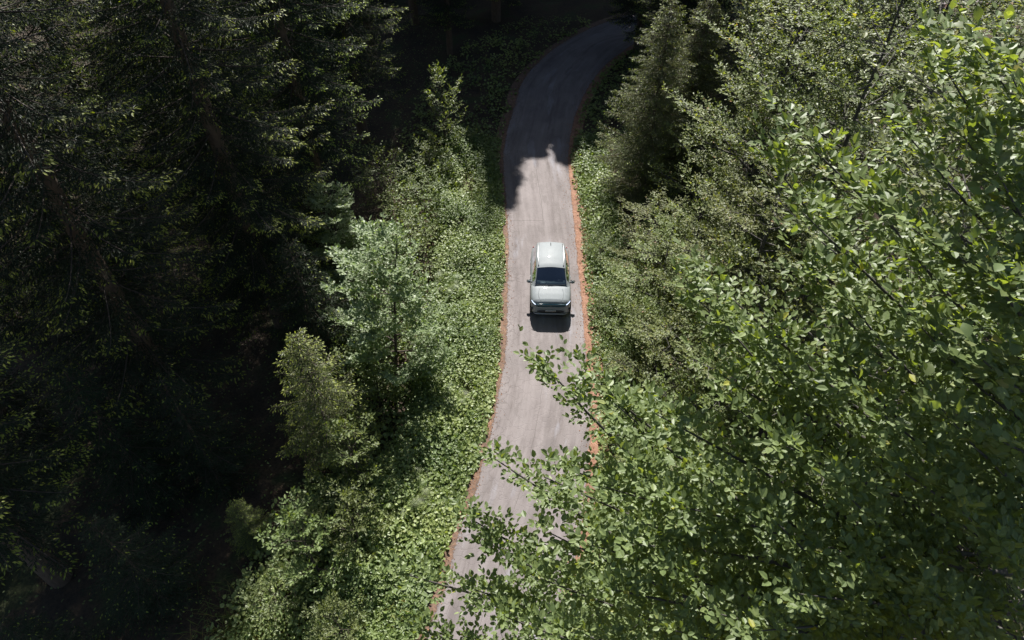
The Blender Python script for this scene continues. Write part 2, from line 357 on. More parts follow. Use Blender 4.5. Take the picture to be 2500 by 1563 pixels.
def broadleaf(name, seed, limbs, H, r0, leaf=.10, per_m=5.0, twig=.42, nleaf=8, spread=.36, lift=.25, leafm='beech', barkm='bark_beech', trunk_pts=None, start_t=.22, wide=1.0, min_b=.35, thin=1.0, limb_shoots=0):
    """limbs: list of (height of the fork on the trunk, tip); returns meshes and the leaf arrays"""
    g = np.random.default_rng(seed)
    k = 14; tz = np.linspace(0, H, k)
    tp = np.stack([np.cumsum(g.normal(0, .05*H/20, k)), np.cumsum(g.normal(0, .05*H/20, k)), tz], 1); tp[:, :2] -= tp[0, :2]
    if trunk_pts is not None: tp[:, :2] += np.asarray(trunk_pts)[None]*(tz/H)[:, None]**1.5
    tr = r0*(1 - (tz/H)**.8*.93); tr[0] *= 1.35
    wood = []; bP, bT, bL, bS = [], [], [], []
    for z0, tip in limbs:
        tip = np.asarray(tip, float); z0 = min(z0, H*.97)
        a = np.array([np.interp(z0, tz, tp[:, 0]), np.interp(z0, tz, tp[:, 1]), z0]); ln = np.linalg.norm(tip-a)
        mid = (a+tip)/2 + np.array([0, 0, -.10*ln]) + g.normal(0, .06*ln, 3)
        pts = bez(a, mid, tip, 9); rb = min(np.interp(z0, tz, tr)*.6, .018*ln*thin+.012)
        wood.append((pts, rb*(1-np.linspace(0, 1, 9)*.9)))
        nb = max(4, int(ln*per_m*(1-start_t)))
        t = start_t + (1-start_t)*((np.arange(nb)+g.random(nb)*.8)/nb)
        P = (1-t)[:, None]**2*a + (2*t*(1-t))[:, None]*mid + (t*t)[:, None]*tip
        T = norm(2*(1-t)[:, None]*(mid-a) + 2*t[:, None]*(tip-mid))
        side = norm(np.cross(T, np.array([0, 0, 1.0]) + g.normal(0, .3, 3))); sg = np.where(np.arange(nb) % 2 == 0, 1, -1)[:, None]
        an = g.uniform(.55, 1.05, nb)[:, None]
        D = norm(T*np.cos(an) + side*sg*np.sin(an) + np.array([0, 0, 1.0])*g.normal(lift, .22, nb)[:, None])
        L = (ln*spread*(1-t)**.75 + min_b)*g.uniform(.6, 1.15, nb)
        bP.append(P); bT.append(D); bL.append(L); bS.append(side*sg)
        if limb_shoots:
            n2 = int(ln*limb_shoots); t2 = .35 + .65*g.random(n2)**.8
            P2 = (1-t2)[:, None]**2*a + (2*t2*(1-t2))[:, None]*mid + (t2*t2)[:, None]*tip; T2 = norm(2*(1-t2)[:, None]*(mid-a) + 2*t2[:, None]*(tip-mid))
            bP.append(P2); bT.append(norm(T2*.6 + g.normal(0, .6, (n2, 3)) + np.array([0, 0, .45]))); bL.append(g.uniform(.14, .34, n2))
        bP.append(tip[None]); bT.append(norm(T[-1:] + np.array([[0, 0, .2]]))); bL.append(np.array([.45])); bS.append(side[-1:])
    bP, bT, bL = np.concatenate(bP), np.concatenate(bT), np.concatenate(bL)
    for p, d, L in zip(bP[::1], bT, bL):
        if L > .55: wood.append((np.stack([p, p+d*L*.5+np.array([0, 0, .02*L]), p+d*L]), np.array([.010, .007, .003])*(.6+.5*L)*thin))
    # twigs
    nt = np.maximum(3, (bL/.115).astype(int)); idx = np.repeat(np.arange(len(bP)), nt)
    kk = np.arange(len(idx)) - np.repeat(np.concatenate([[0], np.cumsum(nt)[:-1]]), nt)
    t = .08 + .92*(kk + g.random(len(idx))*.7)/nt[idx]
    d0 = bT[idx]; up = norm(np.array([0, 0, 1.0]) + g.normal(0, .28, (len(idx), 3)))
    sd = norm(np.cross(d0, up))*np.where(kk % 2 == 0, 1, -1)[:, None]
    an = g.uniform(.4, 1.0, len(idx))[:, None]
    tD = norm(d0*np.cos(an) + sd*np.sin(an) + np.array([0, 0, 1.0])*g.normal(lift*.6, .2, len(idx))[:, None])
    tP = bP[idx] + d0*(t*bL[idx])[:, None]; tL = twig*g.uniform(.45, 1.1, len(idx))*np.clip(1.25-t, .4, 1)
    # leaves
    nl = np.maximum(2, np.round(nleaf*tL/twig).astype(int)); li = np.repeat(np.arange(len(tP)), nl)
    kk = np.arange(len(li)) - np.repeat(np.concatenate([[0], np.cumsum(nl)[:-1]]), nl)
    t = (kk+.6)/nl[li]; d0 = tD[li]
    up = norm(np.array([0, 0, 1.0]) + g.normal(0, .33, (len(li), 3)))
    sd = norm(np.cross(d0, up))*np.where(kk % 2 == 0, 1, -1)[:, None]
    an = np.where(kk == nl[li]-1, .1, g.uniform(.5, 1.1, len(li)))[:, None]
    D = norm(d0*np.cos(an) + sd*np.sin(an)); N = norm(up - D*np.sum(up*D, 1, keepdims=True))
    P = tP[li] + d0*(t*tL[li])[:, None]; L = leaf*g.uniform(.65, 1.2, len(li))
    tint = np.clip(g.normal(.48, .2, len(li)), 0, .9); tint = np.where(g.random(len(li)) < .007, 1.0, tint)
    return dict(trunk=tubes(name+'_trunk', [(tp, tr)], M[barkm], 9), branches=tubes(name+'_branches', wood, M[barkm], 5),
                P=P, D=D, N=N, L=L, tint=tint, leafm=leafm, wide=wide)
def crown_of(name, b, keep=None):
    k = slice(None) if keep is None else keep
    return leaf_mesh(name, b['P'][k], b['D'][k], b['N'][k], b['L'][k], b['tint'][k], M[b['leafm']], wide=b['wide'])
def dome_limbs(seed, H, Rr, n, z_lo=.25, rise=.45, top=.97, shape=.7):
    g = np.random.default_rng(seed); out = []
    for i in range(n):
        f = (i+.5)/n; zt = H*(z_lo + (top-z_lo)*f**.85); az = i*2.399 + g.normal(0, .35)
        q = (zt/H - z_lo)/(1-z_lo)
        r = Rr*np.sqrt(max(1-q**2, .02))**shape*g.uniform(.72, 1.12)
        out.append((zt - rise*r - .2, (r*math.cos(az), r*math.sin(az), zt)))
    out.append((H*.9, (0, 0, H)))
    return [(max(z, H*.06), t) for z, t in out]
def tree_parts(root, b, crown):
    mobj('trunk', b['trunk'], root); mobj('branches', b['branches'], root); mobj('crown', crown, root)

class Proto:
    """a kind of tree whose copies share the meshes"""
    def __init__(s, b, crown): s.b, s.crown = b, crown
    def plant(s, name, x, y, sc_, rz, label, cat='tree', group=None, dz=0.0, tilt=(0, 0)):
        r = empty(name, (x, y, float(terrain(x, y)) - .03 + dz), rz, sc_, label=label, cat=cat, group=group)
        r.rotation_euler = (tilt[0], tilt[1], rz)
        for nm, me in (('trunk', s.b['trunk']), ('branches', s.b['branches']), ('crown', s.crown)): mobj(nm, me, r)
        return r

def spruce(name, seed, H, Rr, whorl=.42, nper=6, z0=.10, droop=.28, dense=1.0, fine=1.0, needle='needle', shoots=.10, barkm='bark_spruce', top_thin=None):
    g = np.random.default_rng(seed)
    tz = np.linspace(0, H, 12); r0 = .0125*H + .03
    tp = np.stack([np.cumsum(g.normal(0, .01*H/12, 12)), np.cumsum(g.normal(0, .01*H/12, 12)), tz], 1); tp -= tp[0]*np.array([1, 1, 0])
    wood = []; bP, bD, bL, bS, bE = [], [], [], [], []
    z = H*z0; w = 0
    while z < H*.985:
        q = z/H; n = nper if q < .93 else 4
        for i in range(n):
            az = w*.83 + i*2*math.pi/n + g.normal(0, .25); zz = z + g.uniform(-.5, .5)*whorl
            L = Rr*min(1.0, (.62 + 1.6*(q-z0)))*(1-q)**.72*1.35*g.uniform(.62, 1.1) + .12
            if g.random() < .06 and q < .5: L *= .45
            out = np.array([math.cos(az), math.sin(az), 0]); a = np.array([np.interp(zz, tz, tp[:, 0]), np.interp(zz, tz, tp[:, 1]), zz])
            dr = droop*(1.15-1.25*q)*g.uniform(.6, 1.4)
            mid = a + out*L*.55 + np.array([0, 0, -dr*L*.75]); tip = a + out*L + np.array([0, 0, -dr*L*.72 + .10*L])
            pts = bez(a, mid, tip, 7); wood.append((pts, (.012+.006*L)*(1-np.linspace(0, 1, 7)*.85)))
            thin = 1.0 if top_thin is None or zz < top_thin else .45
            step = .13/(dense*thin); nb = max(3, int(L*.9/step)); t = .14 + .86*(np.arange(nb)+g.random(nb)*.6)/nb
            for sg in (-1, 1):
                P = (1-t)[:, None]**2*a + (2*t*(1-t))[:, None]*mid + (t*t)[:, None]*tip
                T = norm(2*(1-t)[:, None]*(mid-a) + 2*t[:, None]*(tip-mid)); side = np.array([-out[1], out[0], 0])*sg
                an = g.uniform(.65, 1.1, nb)[:, None]
                D = norm(T*np.cos(an) + side*np.sin(an) + np.array([0, 0, 1.0])*g.normal(-.28, .2, nb)[:, None])
                ll = np.clip(.30*L*(1.05-t)**.8 + .10, .1, 1.05)*g.uniform(.6, 1.15, nb)
                bP.append(P); bD.append(D); bL.append(ll); bE.append(t)
            bE.append(np.array([1.0])); bP.append(pts[-2][None]); bD.append(norm(pts[-1]-pts[-2])[None]); bL.append(np.array([np.linalg.norm(pts[-1]-pts[-2])+.1]))
        z += whorl*(1.0 if q < .8 else .7); w += 1
    bE.append(np.array([1.0])); bP.append(np.array([[tp[-1][0], tp[-1][1], H-.5]])); bD.append(np.array([[0, 0, 1.0]])); bL.append(np.array([.6]))
    bP, bD, bL, bE = np.concatenate(bP), np.concatenate(bD), np.concatenate(bL), np.concatenate(bE)
    ns = np.maximum(3, (bL/(.062/fine)).astype(int)); idx = np.repeat(np.arange(len(bP)), ns)
    kk = np.arange(len(idx)) - np.repeat(np.concatenate([[0], np.cumsum(ns)[:-1]]), ns)
    t = kk/ns[idx]; last = kk == ns[idx]-1
    up = norm(np.array([0, 0, 1.0]) + g.normal(0, .35, (len(idx), 3))); d0 = bD[idx]
    sd = norm(np.cross(d0, up))*np.where(kk % 2 == 0, 1, -1)[:, None]
    an = np.where(last, 0.05, g.uniform(.55, 1.0, len(idx)))[:, None]
    D = norm(d0*np.cos(an) + sd*np.sin(an) + np.array([0, 0, -.18])); N = norm(up - D*np.sum(up*D, 1, keepdims=True))
    L = g.uniform(.12, .22, len(idx))/fine**.5; W = g.uniform(.012, .019, len(idx))/fine**.5
    tint = np.clip(g.normal(.45, .22, len(idx)), 0, .92); tint = np.where(g.random(len(idx)) < .03, 1.0, tint)
    sh = (g.random(len(idx)) < np.where((last | (t > .6)) & (bE[idx] > .62), shoots*6, np.where(last | (t > .75), shoots*.9, shoots*.05))); L = np.where(sh, L*.65, L)
    W = np.where(sh, W*1.5, W)
    crown = sprig_mesh(name+'_crown', bP[idx] + d0*(t*bL[idx])[:, None], D, N, L, W, tint, sh.astype(int), [M[needle], M['shoot']])
    b = dict(trunk=tubes(name+'_trunk', [(tp, r0*(1-tz/H*.95))], M[barkm], 9), branches=tubes(name+'_branches', wood, M['bark_twig'], 4))
    return Proto(b, crown)

# ------------------------------------------------------------------ the tall beech beside the camera
AX, AY, AH = 6.1, 3.4, 22.4
TIPS = [(1312, 872, 8.2), (1425, 900, 7.7), (1500, 985, 7.3), (1600, 1010, 7.1), (1208, 1120, 8.4), (1330, 1165, 8.2), (1400, 1150, 8.0),
        (1480, 1190, 7.8), (1140, 1262, 8.7), (1200, 1330, 8.8), (1000, 1405, 8.9), (1160, 1440, 8.7), (1215, 1500, 8.8), (1030, 1540, 9.0), (1290, 1400, 8.8),
        (1340, 1300, 8.5), (1440, 1330, 8.6), (1560, 1150, 7.6), (1640, 1230, 7.6), (1560, 1330, 8.2), (1500, 1440, 8.6), (1650, 1400, 8.2), (1760, 1500, 8.0),
        (1720, 670, 6.0), (1690, 720, 6.2), (1760, 780, 6.2), (1745, 905, 6.5), (1800, 1000, 6.6), (1850, 840, 6.0), (1920, 1090, 6.4), (1780, 1180, 7.0),
        (1900, 1280, 7.2), (1920, 300, 4.9), (1890, 400, 5.1), (1960, 520, 5.2), (1950, 640, 5.4), (2060, 720, 5.2), (2060, 880, 5.6), (2140, 1000, 5.8),
        (2190, 300, 4.3), (2120, 470, 4.6), (2230, 560, 4.6), (2280, 120, 3.9), (2380, 115, 3.7), (2460, 160, 3.6), (2350, 330, 3.9), (2440, 430, 3.8),
        (2330, 620, 4.4), (2440, 700, 4.2), (2250, 800, 4.9), (2400, 880, 4.7), (2300, 1000, 5.3), (2450, 1080, 5.2), (2200, 1150, 6.1), (2060, 1200, 6.6),
        (2350, 1250, 6.3), (2100, 1380, 7.2), (2280, 1450, 7.2), (1950, 1450, 7.8), (2450, 1350, 6.4), (1860, 1540, 8.3), (1650, 1540, 8.6), (1380, 1540, 9.0)]
zA = float(terrain(AX, AY)) - .03
lim = []
for px, py, d in TIPS:
    u, v = (px-1250)/F, (py-781.5)/F                      # its crown is a slope that falls towards the viewer and to the left
    d = min(9.88/((SP + v*CP) + 2.27*u + .55*(CP - v*SP)), 8.8)*(1 + .35*max(px-1900, 0)/600*max(py-950, 0)/610)*(1 + .22*min(max(px-1350, 0)/450, 1))
    w = ray(px, py, d) - np.array([AX, AY, zA]); hd = math.hypot(w[0], w[1])
    lim.append((max(4.0, w[2] - .5*hd - .6), w))
gA = np.random.default_rng(21)
for i in range(34):                                       # the side away from the camera's view
    z = gA.uniform(7, 20.5); az = gA.uniform(-1.3, .35) if z > 12 else gA.uniform(-1.25, 1.4); r = gA.uniform(2.2, 4.6)*(1 - (max(z-13, 0)/9)**2*.7)
    lim.append((z - .55*r, np.array([r*math.cos(az), r*math.sin(az), z])))
for i in range(16):
    az = gA.uniform(1.6, 3.4); z = gA.uniform(6.5, 11.5); r = gA.uniform(2.5, 4.6)
    lim.append((z - .5*r, np.array([r*math.cos(az), r*math.sin(az), z])))
lim.append((AH*.93, np.array([.2, .3, AH])))
bA = broadleaf('near_beech', 5, lim, AH, .30, leaf=.086, per_m=9.5, twig=.25, nleaf=6, spread=.145, lift=.16, start_t=.26, wide=1.08, min_b=.26, thin=.5, limb_shoots=8)
Wp = bA['P'] + np.array([AX, AY, zA]); rel = Wp - np.array([0, 0, CAM_H])
dep = rel[:, 1]*CP - rel[:, 2]*SP
uu = rel[:, 0]/dep*F + 1250; vv = (-rel[:, 1]*SP - rel[:, 2]*CP)/dep*F + 781.5
inview = (dep > .5) & (uu > -20) & (uu < 2520) & (vv > -20) & (vv < 1583)
clear = np.linalg.norm(rel, axis=1) > 3.2                 # no twig closer than the drone could hover
size = np.where(inview & clear, bA['L']/np.maximum(dep, .5), 0)
big = np.argsort(-size)[:300]
keep = clear.copy(); keep[big] = False
root = empty('beech_tree', (AX, AY, zA), label='tallest beech with the largest leaves, overhanging the road at the lower right', cat='tree', group='beeches along the right side of the road')
mobj('trunk', bA['trunk'], root); mobj('branches', bA['branches'], root)
o = mobj('crown', crown_of('near_beech_crown', bA, keep), root, kind='stuff')
LEAFV = []
for q in range(8):
    tv = .2 + .6*q/7 if q < 7 else 1.0
    LEAFV.append(np_mesh('beech_leaf', LEAF10*np.array([1, 1.15, 1]), F10, M['beech'], tint=np.full(8, tv), smooth=True))
def leaf_objs(root, b, ids):
    for j, i in enumerate(ids):
        lo = bpy.data.objects.new('leaf', LEAFV[7 if b['tint'][i] > .95 else int(np.clip(b['tint'][i]*8, 0, 6))])
        D = b['D'][i]; B = np.cross(b['N'][i], D); L = float(b['L'][i])
        m4 = Matrix(((D[0]*L, B[0]*L, b['N'][i][0]*L, b['P'][i][0]), (D[1]*L, B[1]*L, b['N'][i][1]*L, b['P'][i][1]), (D[2]*L, B[2]*L, b['N'][i][2]*L, b['P'][i][2]), (0, 0, 0, 1)))
        lo.matrix_local = m4; link(lo, parent=root)
        lo.matrix_parent_inverse = Matrix.Identity(4)
leaf_objs(root, bA, big)

# ------------------------------------------------------------------ tree kinds
b1 = broadleaf('beech_one', 31, dome_limbs(1, 18, 5.0, 66, .22, .45, .99), 18, .15, leaf=.125, per_m=3.8, nleaf=7, spread=.34, lift=.16, leafm='beech', wide=1.15, start_t=.15)
b2 = broadleaf('beech_two', 32, dome_limbs(2, 14, 4.2, 54, .18), 14, .20, leaf=.12, per_m=4.2, nleaf=7, spread=.34, lift=.12, leafm='sapling', wide=1.15, start_t=.15)
b3 = broadleaf('young_beech', 33, dome_limbs(3, 7, 2.8, 27, .07, .3), 7, .08, leaf=.115, per_m=8.0, nleaf=6, spread=.30, lift=.05, wide=1.15, start_t=.1, twig=.34, leafm='sapling')
b3b = broadleaf('young_beech_b', 37, dome_limbs(13, 7, 2.6, 25, .07, .45), 7, .08, leaf=.115, per_m=8.0, nleaf=6, spread=.30, lift=.13, wide=1.15, start_t=.1, twig=.34, leafm='sapling')
b4 = broadleaf('pale_tree', 34, dome_limbs(4, 8, 2.35, 46, .06, .55, .97, .9), 8, .085, leaf=.135, per_m=10.0, nleaf=7, twig=.34, spread=.34, lift=.3, wide=1.15, leafm='willow', trunk_pts=(.9, 0), barkm='bark_twig')
b5 = broadleaf('rowan', 35, dome_limbs(5, 5, 1.5, 16, .12, .9, .97, .9), 5, .06, leaf=.16, per_m=4.0, nleaf=6, spread=.36, lift=.4, leafm='rowan', barkm='bark_twig', wide=.85)
b6 = broadleaf('bush', 36, dome_limbs(6, 2.6, 1.5, 22, .1, .5), 2.6, .035, leaf=.12, per_m=3.6, nleaf=5, spread=.4, lift=.2, leafm='rowan', barkm='bark_twig')
BE1, BE2, SAP, SAPB, PALE, ROW, BUSH = (Proto(b, crown_of(n, b)) for n, b in
    (('beech_one_crown', b1), ('beech_two_crown', b2), ('young_beech_crown', b3), ('young_beech_b_crown', b3b), ('pale_crown', b4), ('rowan_crown', b5), ('bush_crown', b6)))
SP1 = spruce('spruce_one', 41, 29, 4.1, whorl=.55, nper=6, z0=.10, dense=1.25, fine=1.05, top_thin=19, shoots=.2)
SP2 = spruce('spruce_two', 42, 25, 3.7, whorl=.5, nper=6, z0=.16, dense=1.25, fine=1.0, droop=.36, top_thin=18, shoots=.2)
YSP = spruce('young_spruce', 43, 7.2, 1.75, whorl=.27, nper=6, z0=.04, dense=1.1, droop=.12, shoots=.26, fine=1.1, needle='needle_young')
YSD = spruce('shade_toned_spruce', 46, 7.0, 1.9, whorl=.30, nper=6, z0=.05, dense=1.0, droop=.2, shoots=.04, fine=1.0)  # darker needles than the sunlit young spruce: forest shade put into the colour
FIR = spruce('young_fir', 44, 10.5, 2.5, whorl=.27, nper=8, z0=.03, dense=1.15, droop=.1, needle='fir', shoots=.06)

GB, GL, GR = 'beeches along the right side of the road', 'tall spruces of the left forest', 'spruces of the right forest'
for P, x, y, k, rz, lab in [
        (BE1, 9.8, 11.8, 1.02, .3, 'broad beech filling the right edge just behind the tallest beech'),
        (BE1, 11.5, 20.5, .94, 2.1, 'broad beech at the upper right with small glossy leaves'),
        (BE1, 16.5, 26.0, 1.0, 4.0, 'beech in the upper right corner of the wood'),
        (BE1, 16.0, 14.0, .95, 5.2, 'beech farthest out at the right edge of the picture'),
        (BE1, 24.5, 29.0, .95, .8, 'beech at the very top right corner, partly cut off'),
        (BE1, 27.5, 37.5, .95, 3.3, 'beech behind the top right corner, in the distance'),
        (BE2, 10.2, 24.2, .98, 1.0, 'beech with a pointed leaning shoot beside the dark gap at upper right'),
        (BE2, 13.2, 31.5, 1.1, 2.7, 'beech at the top of the right wood, its crown catching light'),
        (BE2, 8.6, 17.8, .80, 4.4, 'medium beech behind the row of young beeches right of the car')]:
    P.plant('beech_tree', x, y, k, rz, lab, group=GB)
for i, (P, x, y, k, rz, lab) in enumerate([
        (SAP, 6.1, 23.2, .72, .2, 'young beech with brownish leaves farthest up the right verge'),
        (SAPB, 7.5, 21.4, 1.0, 1.4, 'young beech behind the verge, level with the rear of the car'),
        (SAP, 5.9, 19.6, .86, 2.2, 'young beech closest to the car on the right verge'),
        (SAPB, 7.2, 17.3, 1.0, 3.1, 'young beech with layered branches right of the car bonnet'),
        (SAP, 5.7, 15.9, .82, 4.0, 'young beech just below the car on the right verge'),
        (SAPB, 6.9, 13.4, .95, 5.0, 'young beech behind the overhanging beech branch tip'),
        (SAP, 5.4, 11.4, .76, .9, 'young beech under the overhanging branches, lower right verge'),
        (SAPB, 7.6, 9.2, 1.05, 1.9, 'young beech half hidden below the tallest beech crown'),
        (SAP, 9.3, 20.0, 1.1, 2.9, 'taller young beech in the second row right of the car')
        ]):
    P.plant('young_beech', x, y, k, rz, lab, group='young beeches on the right bank')
for P, x, y, k, rz, lab in [
        (FIR, 6.9, 30.0, 1.0, .4, 'sunlit olive green young fir where the road enters the shade, right side'),
        (FIR, 9.0, 31.6, .95, 2.4, 'second young fir, just right of the sunlit olive green one')]:
    P.plant('young_fir', x, y, k, rz, lab, group='young firs by the bend')
for P, x, y, k, rz, lab in [
        (SP1, 10.4, 43.6, .72, 5.0, 'added spruce in deep shade on the inside of the bend'),  # added to close off sky over the bend and fill bare ground
        (SP2, 13.6, 47.2, .8, 3.0, 'added spruce farthest along the inside of the bend'),  # added with the one above, less sky light on the road
        (SP1, 9.3, 39.6, .66, 1.1, 'added slim spruce in shade right beside the bend'),  # added to enclose and darken the upper road
        (SP1, 8.9, 47.0, .85, 4.1, 'added tall shaded spruce on the inside of the bend near the top edge'),  # another tree added to keep sky light off the road
        (SP2, 11.2, 37.5, .78, .4, 'dark spruce with hanging branches nearest the inside of the bend'),
        (SP2, 14.6, 34.6, .80, 1.9, 'dark spruce in the gap between the lit beeches at upper right'),
        (SP1, 16.5, 42.0, .75, 2.8, 'dark spruce at the top edge right of the bend'),
        (SP2, 21.0, 37.0, .9, 4.1, 'dark spruce behind the beeches in the upper right corner')]:
    P.plant('spruce_tree', x, y, k, rz, lab, group=GR)
for i, (P, x, y, k, rz, lab) in enumerate([
        (SP1, -10.6, 21.4, 1.0, .1, 'tall dark spruce with sunlit tips, left of the pale young tree'),
        (SP2, -9.6, 28.2, 1.05, 1.2, 'tall spruce with bright tips reaching towards the road at upper left'),
        (SP1, -13.9, 26.2, .98, 2.3, 'tall spruce with bright lime shoots at the upper left'),
        (SP2, -12.8, 15.6, 1.1, 3.0, 'dark spruce left of the sunlit young spruce'),
        (SP1, -17.2, 20.0, 1.0, 4.2, 'dark spruce at the left edge, halfway up the picture'),
        (SP2, -15.3, 9.4, 1.1, 5.1, 'dark spruce with its bare trunk showing at the lower left'),
        (SP1, -14.6, 33.0, 1.0, .7, 'dark spruce at the top left, second from the road'),
        (SP2, -8.9, 36.0, 1.0, 1.6, 'spruce behind the bare trunk at the top left of the road'),
        (SP1, -19.4, 28.4, 1.0, 2.5, 'spruce with a few lit boughs in the upper left corner'),
        (SP2, -20.6, 36.0, 1.1, 3.5, 'spruce deep in the upper left corner of the wood'),
        (SP1, -12.4, 42.0, 1.0, 4.6, 'spruce standing at the top edge of the left wood'),
        (SP2, -9.6, 45.5, .95, 5.5, 'shaded spruce on the outside of the bend'),
        (SP1, -1.2, 52.5, .95, .9, 'shaded spruce straight above the road at the top edge'),
        (SP2, -7.4, 52.0, 1.0, 2.0, 'spruce deep in shade left of the bend, behind the front row'),
        (SP1, -18.8, 45.5, 1.0, 3.3, 'spruce far back in the dark upper left wood'),
        (SP2, -22.0, 13.6, 1.1, 4.4, 'dark spruce cut by the left edge below the middle'),
        (SP2, -28.0, 31.0, 1.0, 1.3, 'spruce at the far left edge behind the others'),
        (SP2, -4.4, 47.0, .70, 2.6, 'added shorter spruce on the outer edge of the bend, in deep shade'),  # added to block sky light over the far end of the road
        (SP1, -25.0, 24.0, 1.0, 5.9, 'dark spruce cut by the left edge above the middle')]):
    P.plant('spruce_tree', x, y, k, rz, lab, group=GL)
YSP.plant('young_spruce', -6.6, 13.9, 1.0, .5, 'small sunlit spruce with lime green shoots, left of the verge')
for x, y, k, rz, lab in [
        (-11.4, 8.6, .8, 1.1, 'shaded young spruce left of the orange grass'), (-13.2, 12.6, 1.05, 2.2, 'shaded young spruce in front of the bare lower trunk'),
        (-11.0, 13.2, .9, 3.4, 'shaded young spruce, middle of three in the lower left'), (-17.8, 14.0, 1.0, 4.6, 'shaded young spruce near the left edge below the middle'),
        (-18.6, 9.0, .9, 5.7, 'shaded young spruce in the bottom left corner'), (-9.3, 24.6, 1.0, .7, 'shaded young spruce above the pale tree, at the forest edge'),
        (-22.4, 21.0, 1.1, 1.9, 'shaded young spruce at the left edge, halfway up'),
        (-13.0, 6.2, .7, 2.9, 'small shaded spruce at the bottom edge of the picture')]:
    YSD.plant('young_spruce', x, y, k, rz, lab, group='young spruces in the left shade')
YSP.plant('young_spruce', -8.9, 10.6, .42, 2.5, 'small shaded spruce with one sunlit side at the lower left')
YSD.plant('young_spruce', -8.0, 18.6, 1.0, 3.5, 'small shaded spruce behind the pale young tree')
PALE.plant('willow_tree', -4.9, 18.3, 1.0, 0.0, 'pale silvery young tree on the left verge beside the car')
PALE.plant('willow_tree', -7.6, 23.0, .8, 2.0, 'shaded young leafy tree behind the pale tree on the left')
for x, y, k, rz, lab in [(-5.5, 12.6, .85, 1.3, 'added leafy sapling below the small sunlit spruce, beside the ferns'), (-5.2, 10.4, .72, 3.0, 'added leafy sapling in half shade left of the lower verge'),  # shrub line added to cast shade on the lower left verge
        (-6.4, 9.4, .9, 4.4, 'added leafy sapling near the bottom left, beyond the broad leaved verge'), (-5.3, 7.4, .6, 5.6, 'leafy sapling nearest the bottom edge, left of the road'),
        (-5.4, 21.8, .8, .5, 'leafy sapling just above the pale tree on the left verge')]:
    ROW.plant('leafy_sapling', x, y, k, rz, lab, group='saplings behind the left verge')
ROW.plant('rowan_tree', -3.9, 34.6, 1.0, .6, 'small sunlit tree with upright shoots where the left verge meets the shade')
for i, (x, y, k, rz, lab) in enumerate([
        (-4.6, 28.6, 1.0, .2, 'pale leafy bush on the left verge, third up from the car'),
        (-4.9, 25.2, 1.1, 1.7, 'leafy bush on the left verge, just above the pale tree'),
        (-4.5, 31.6, .9, 2.8, 'leafy bush below the small sunlit tree at the shade edge'),
        (-6.3, 10.6, .9, 3.7, 'leafy bush at the foot of the small sunlit spruce'),
        (-5.3, 16.3, .9, 1.0, 'leafy bush at the foot of the pale tree, nearer the viewer'),
        (-4.0, 19.8, .75, 5.0, 'leafy bush between the pale tree and the road'),
        (-6.6, 17.0, 1.0, 2.2, 'leafy bush left of the pale tree foot'),
        (-6.8, 30.0, 1.2, 4.9, 'dark bush in the shade behind the left verge'),
        (-7.5, 8.4, .8, 5.6, 'sunlit bush in the lower left by the orange grass'),
        (4.3, 25.2, .55, .8, 'low bush on the right verge above the car'),
        (4.4, 21.6, .6, 2.1, 'low bush on the right verge level with the car roof'),
        (4.6, 17.6, .65, 3.3, 'low dark green bush on the right verge below the car')]):
    BUSH.plant('bush', x, y, k, rz, lab, cat='bush', group='bushes on the verges')

# forest that goes on beyond the bend, out of the picture, and shades it
def far_wood():
    g = np.random.default_rng(77); Vs, F_ = [], []
    off = 0
    spots = [(x + g.normal(0, .6), 59.6 + (i % 2)*4.2 + g.normal(0, .7), g.uniform(31, 34) if x < 0 else g.uniform(27, 30)) for i, x in enumerate(np.arange(-26, 32, 2.6)) if not -5 < x < 8]
    spots += [(x, 70 + g.normal(0, 1), 29.0) for x in np.arange(-28, 34, 5)]
    spots += [(-4.2, 61.5, 29.5), (-2.3, 63.0, 31.0), (-.5, 60.5, 33.6), (1.4, 62.0, 30.0), (3.2, 60.8, 29.2), (5.0, 62.5, 30.5), (7.0, 61.0, 29.4)]
    for x, y, H in spots:
        nb = 1000
        q = g.random(nb)**.8*.96; az = g.uniform(0, 6.283, nb); L = 3.6*(1-q)**.75*g.uniform(.6, 1.1, nb) + .3
        for k in range(5):
            t = (k+.6)/5
            ca, sa = np.cos(az), np.sin(az); px = x + ca*L*t; py = y + sa*L*t; pz = H*(.06+.94*q) - .28*L*t + .1*L*t*t
            sz = (.30 + .22*(1-t))*g.uniform(.7, 1.2, nb)
            a2 = az + g.normal(0, .5, nb); d = np.stack([np.cos(a2), np.sin(a2), np.full(nb, -.2)], 1); s_ = np.stack([-np.sin(a2), np.cos(a2), g.normal(0, .3, nb)], 1)
            P = np.stack([px, py, pz], 1)
            V = np.stack([P - d*sz[:, None], P + s_*(sz*.55)[:, None], P + d*(sz*1.1)[:, None], P - s_*(sz*.55)[:, None]], 1).reshape(-1, 3)
            Vs.append(V); F_.append(np.arange(len(V)).reshape(-1, 4) + off); off += len(V)
        ang = np.linspace(0, 2*np.pi, 7)[:-1]; c = np.stack([np.cos(ang), np.sin(ang)], 1)
        V = np.concatenate([np.column_stack([x + c[:, 0]*.35, y + c[:, 1]*.35, np.full(6, -.3)]), np.column_stack([x + c[:, 0]*.04, y + c[:, 1]*.04, np.full(6, H)])])
        i = np.arange(6); Vs.append(V); F_.append(np.stack([i, (i+1) % 6, (i+1) % 6 + 6, i+6], 1) + off); off += 12
    Ff = np.concatenate(F_)
    mobj('spruce_forest', np_mesh('spruce_forest', np.concatenate(Vs), [Ff], M['needle'], tint=g.random(len(Ff))*.8), label='dark spruce forest beyond the bend of the road', cat='forest', kind='stuff')
far_wood()

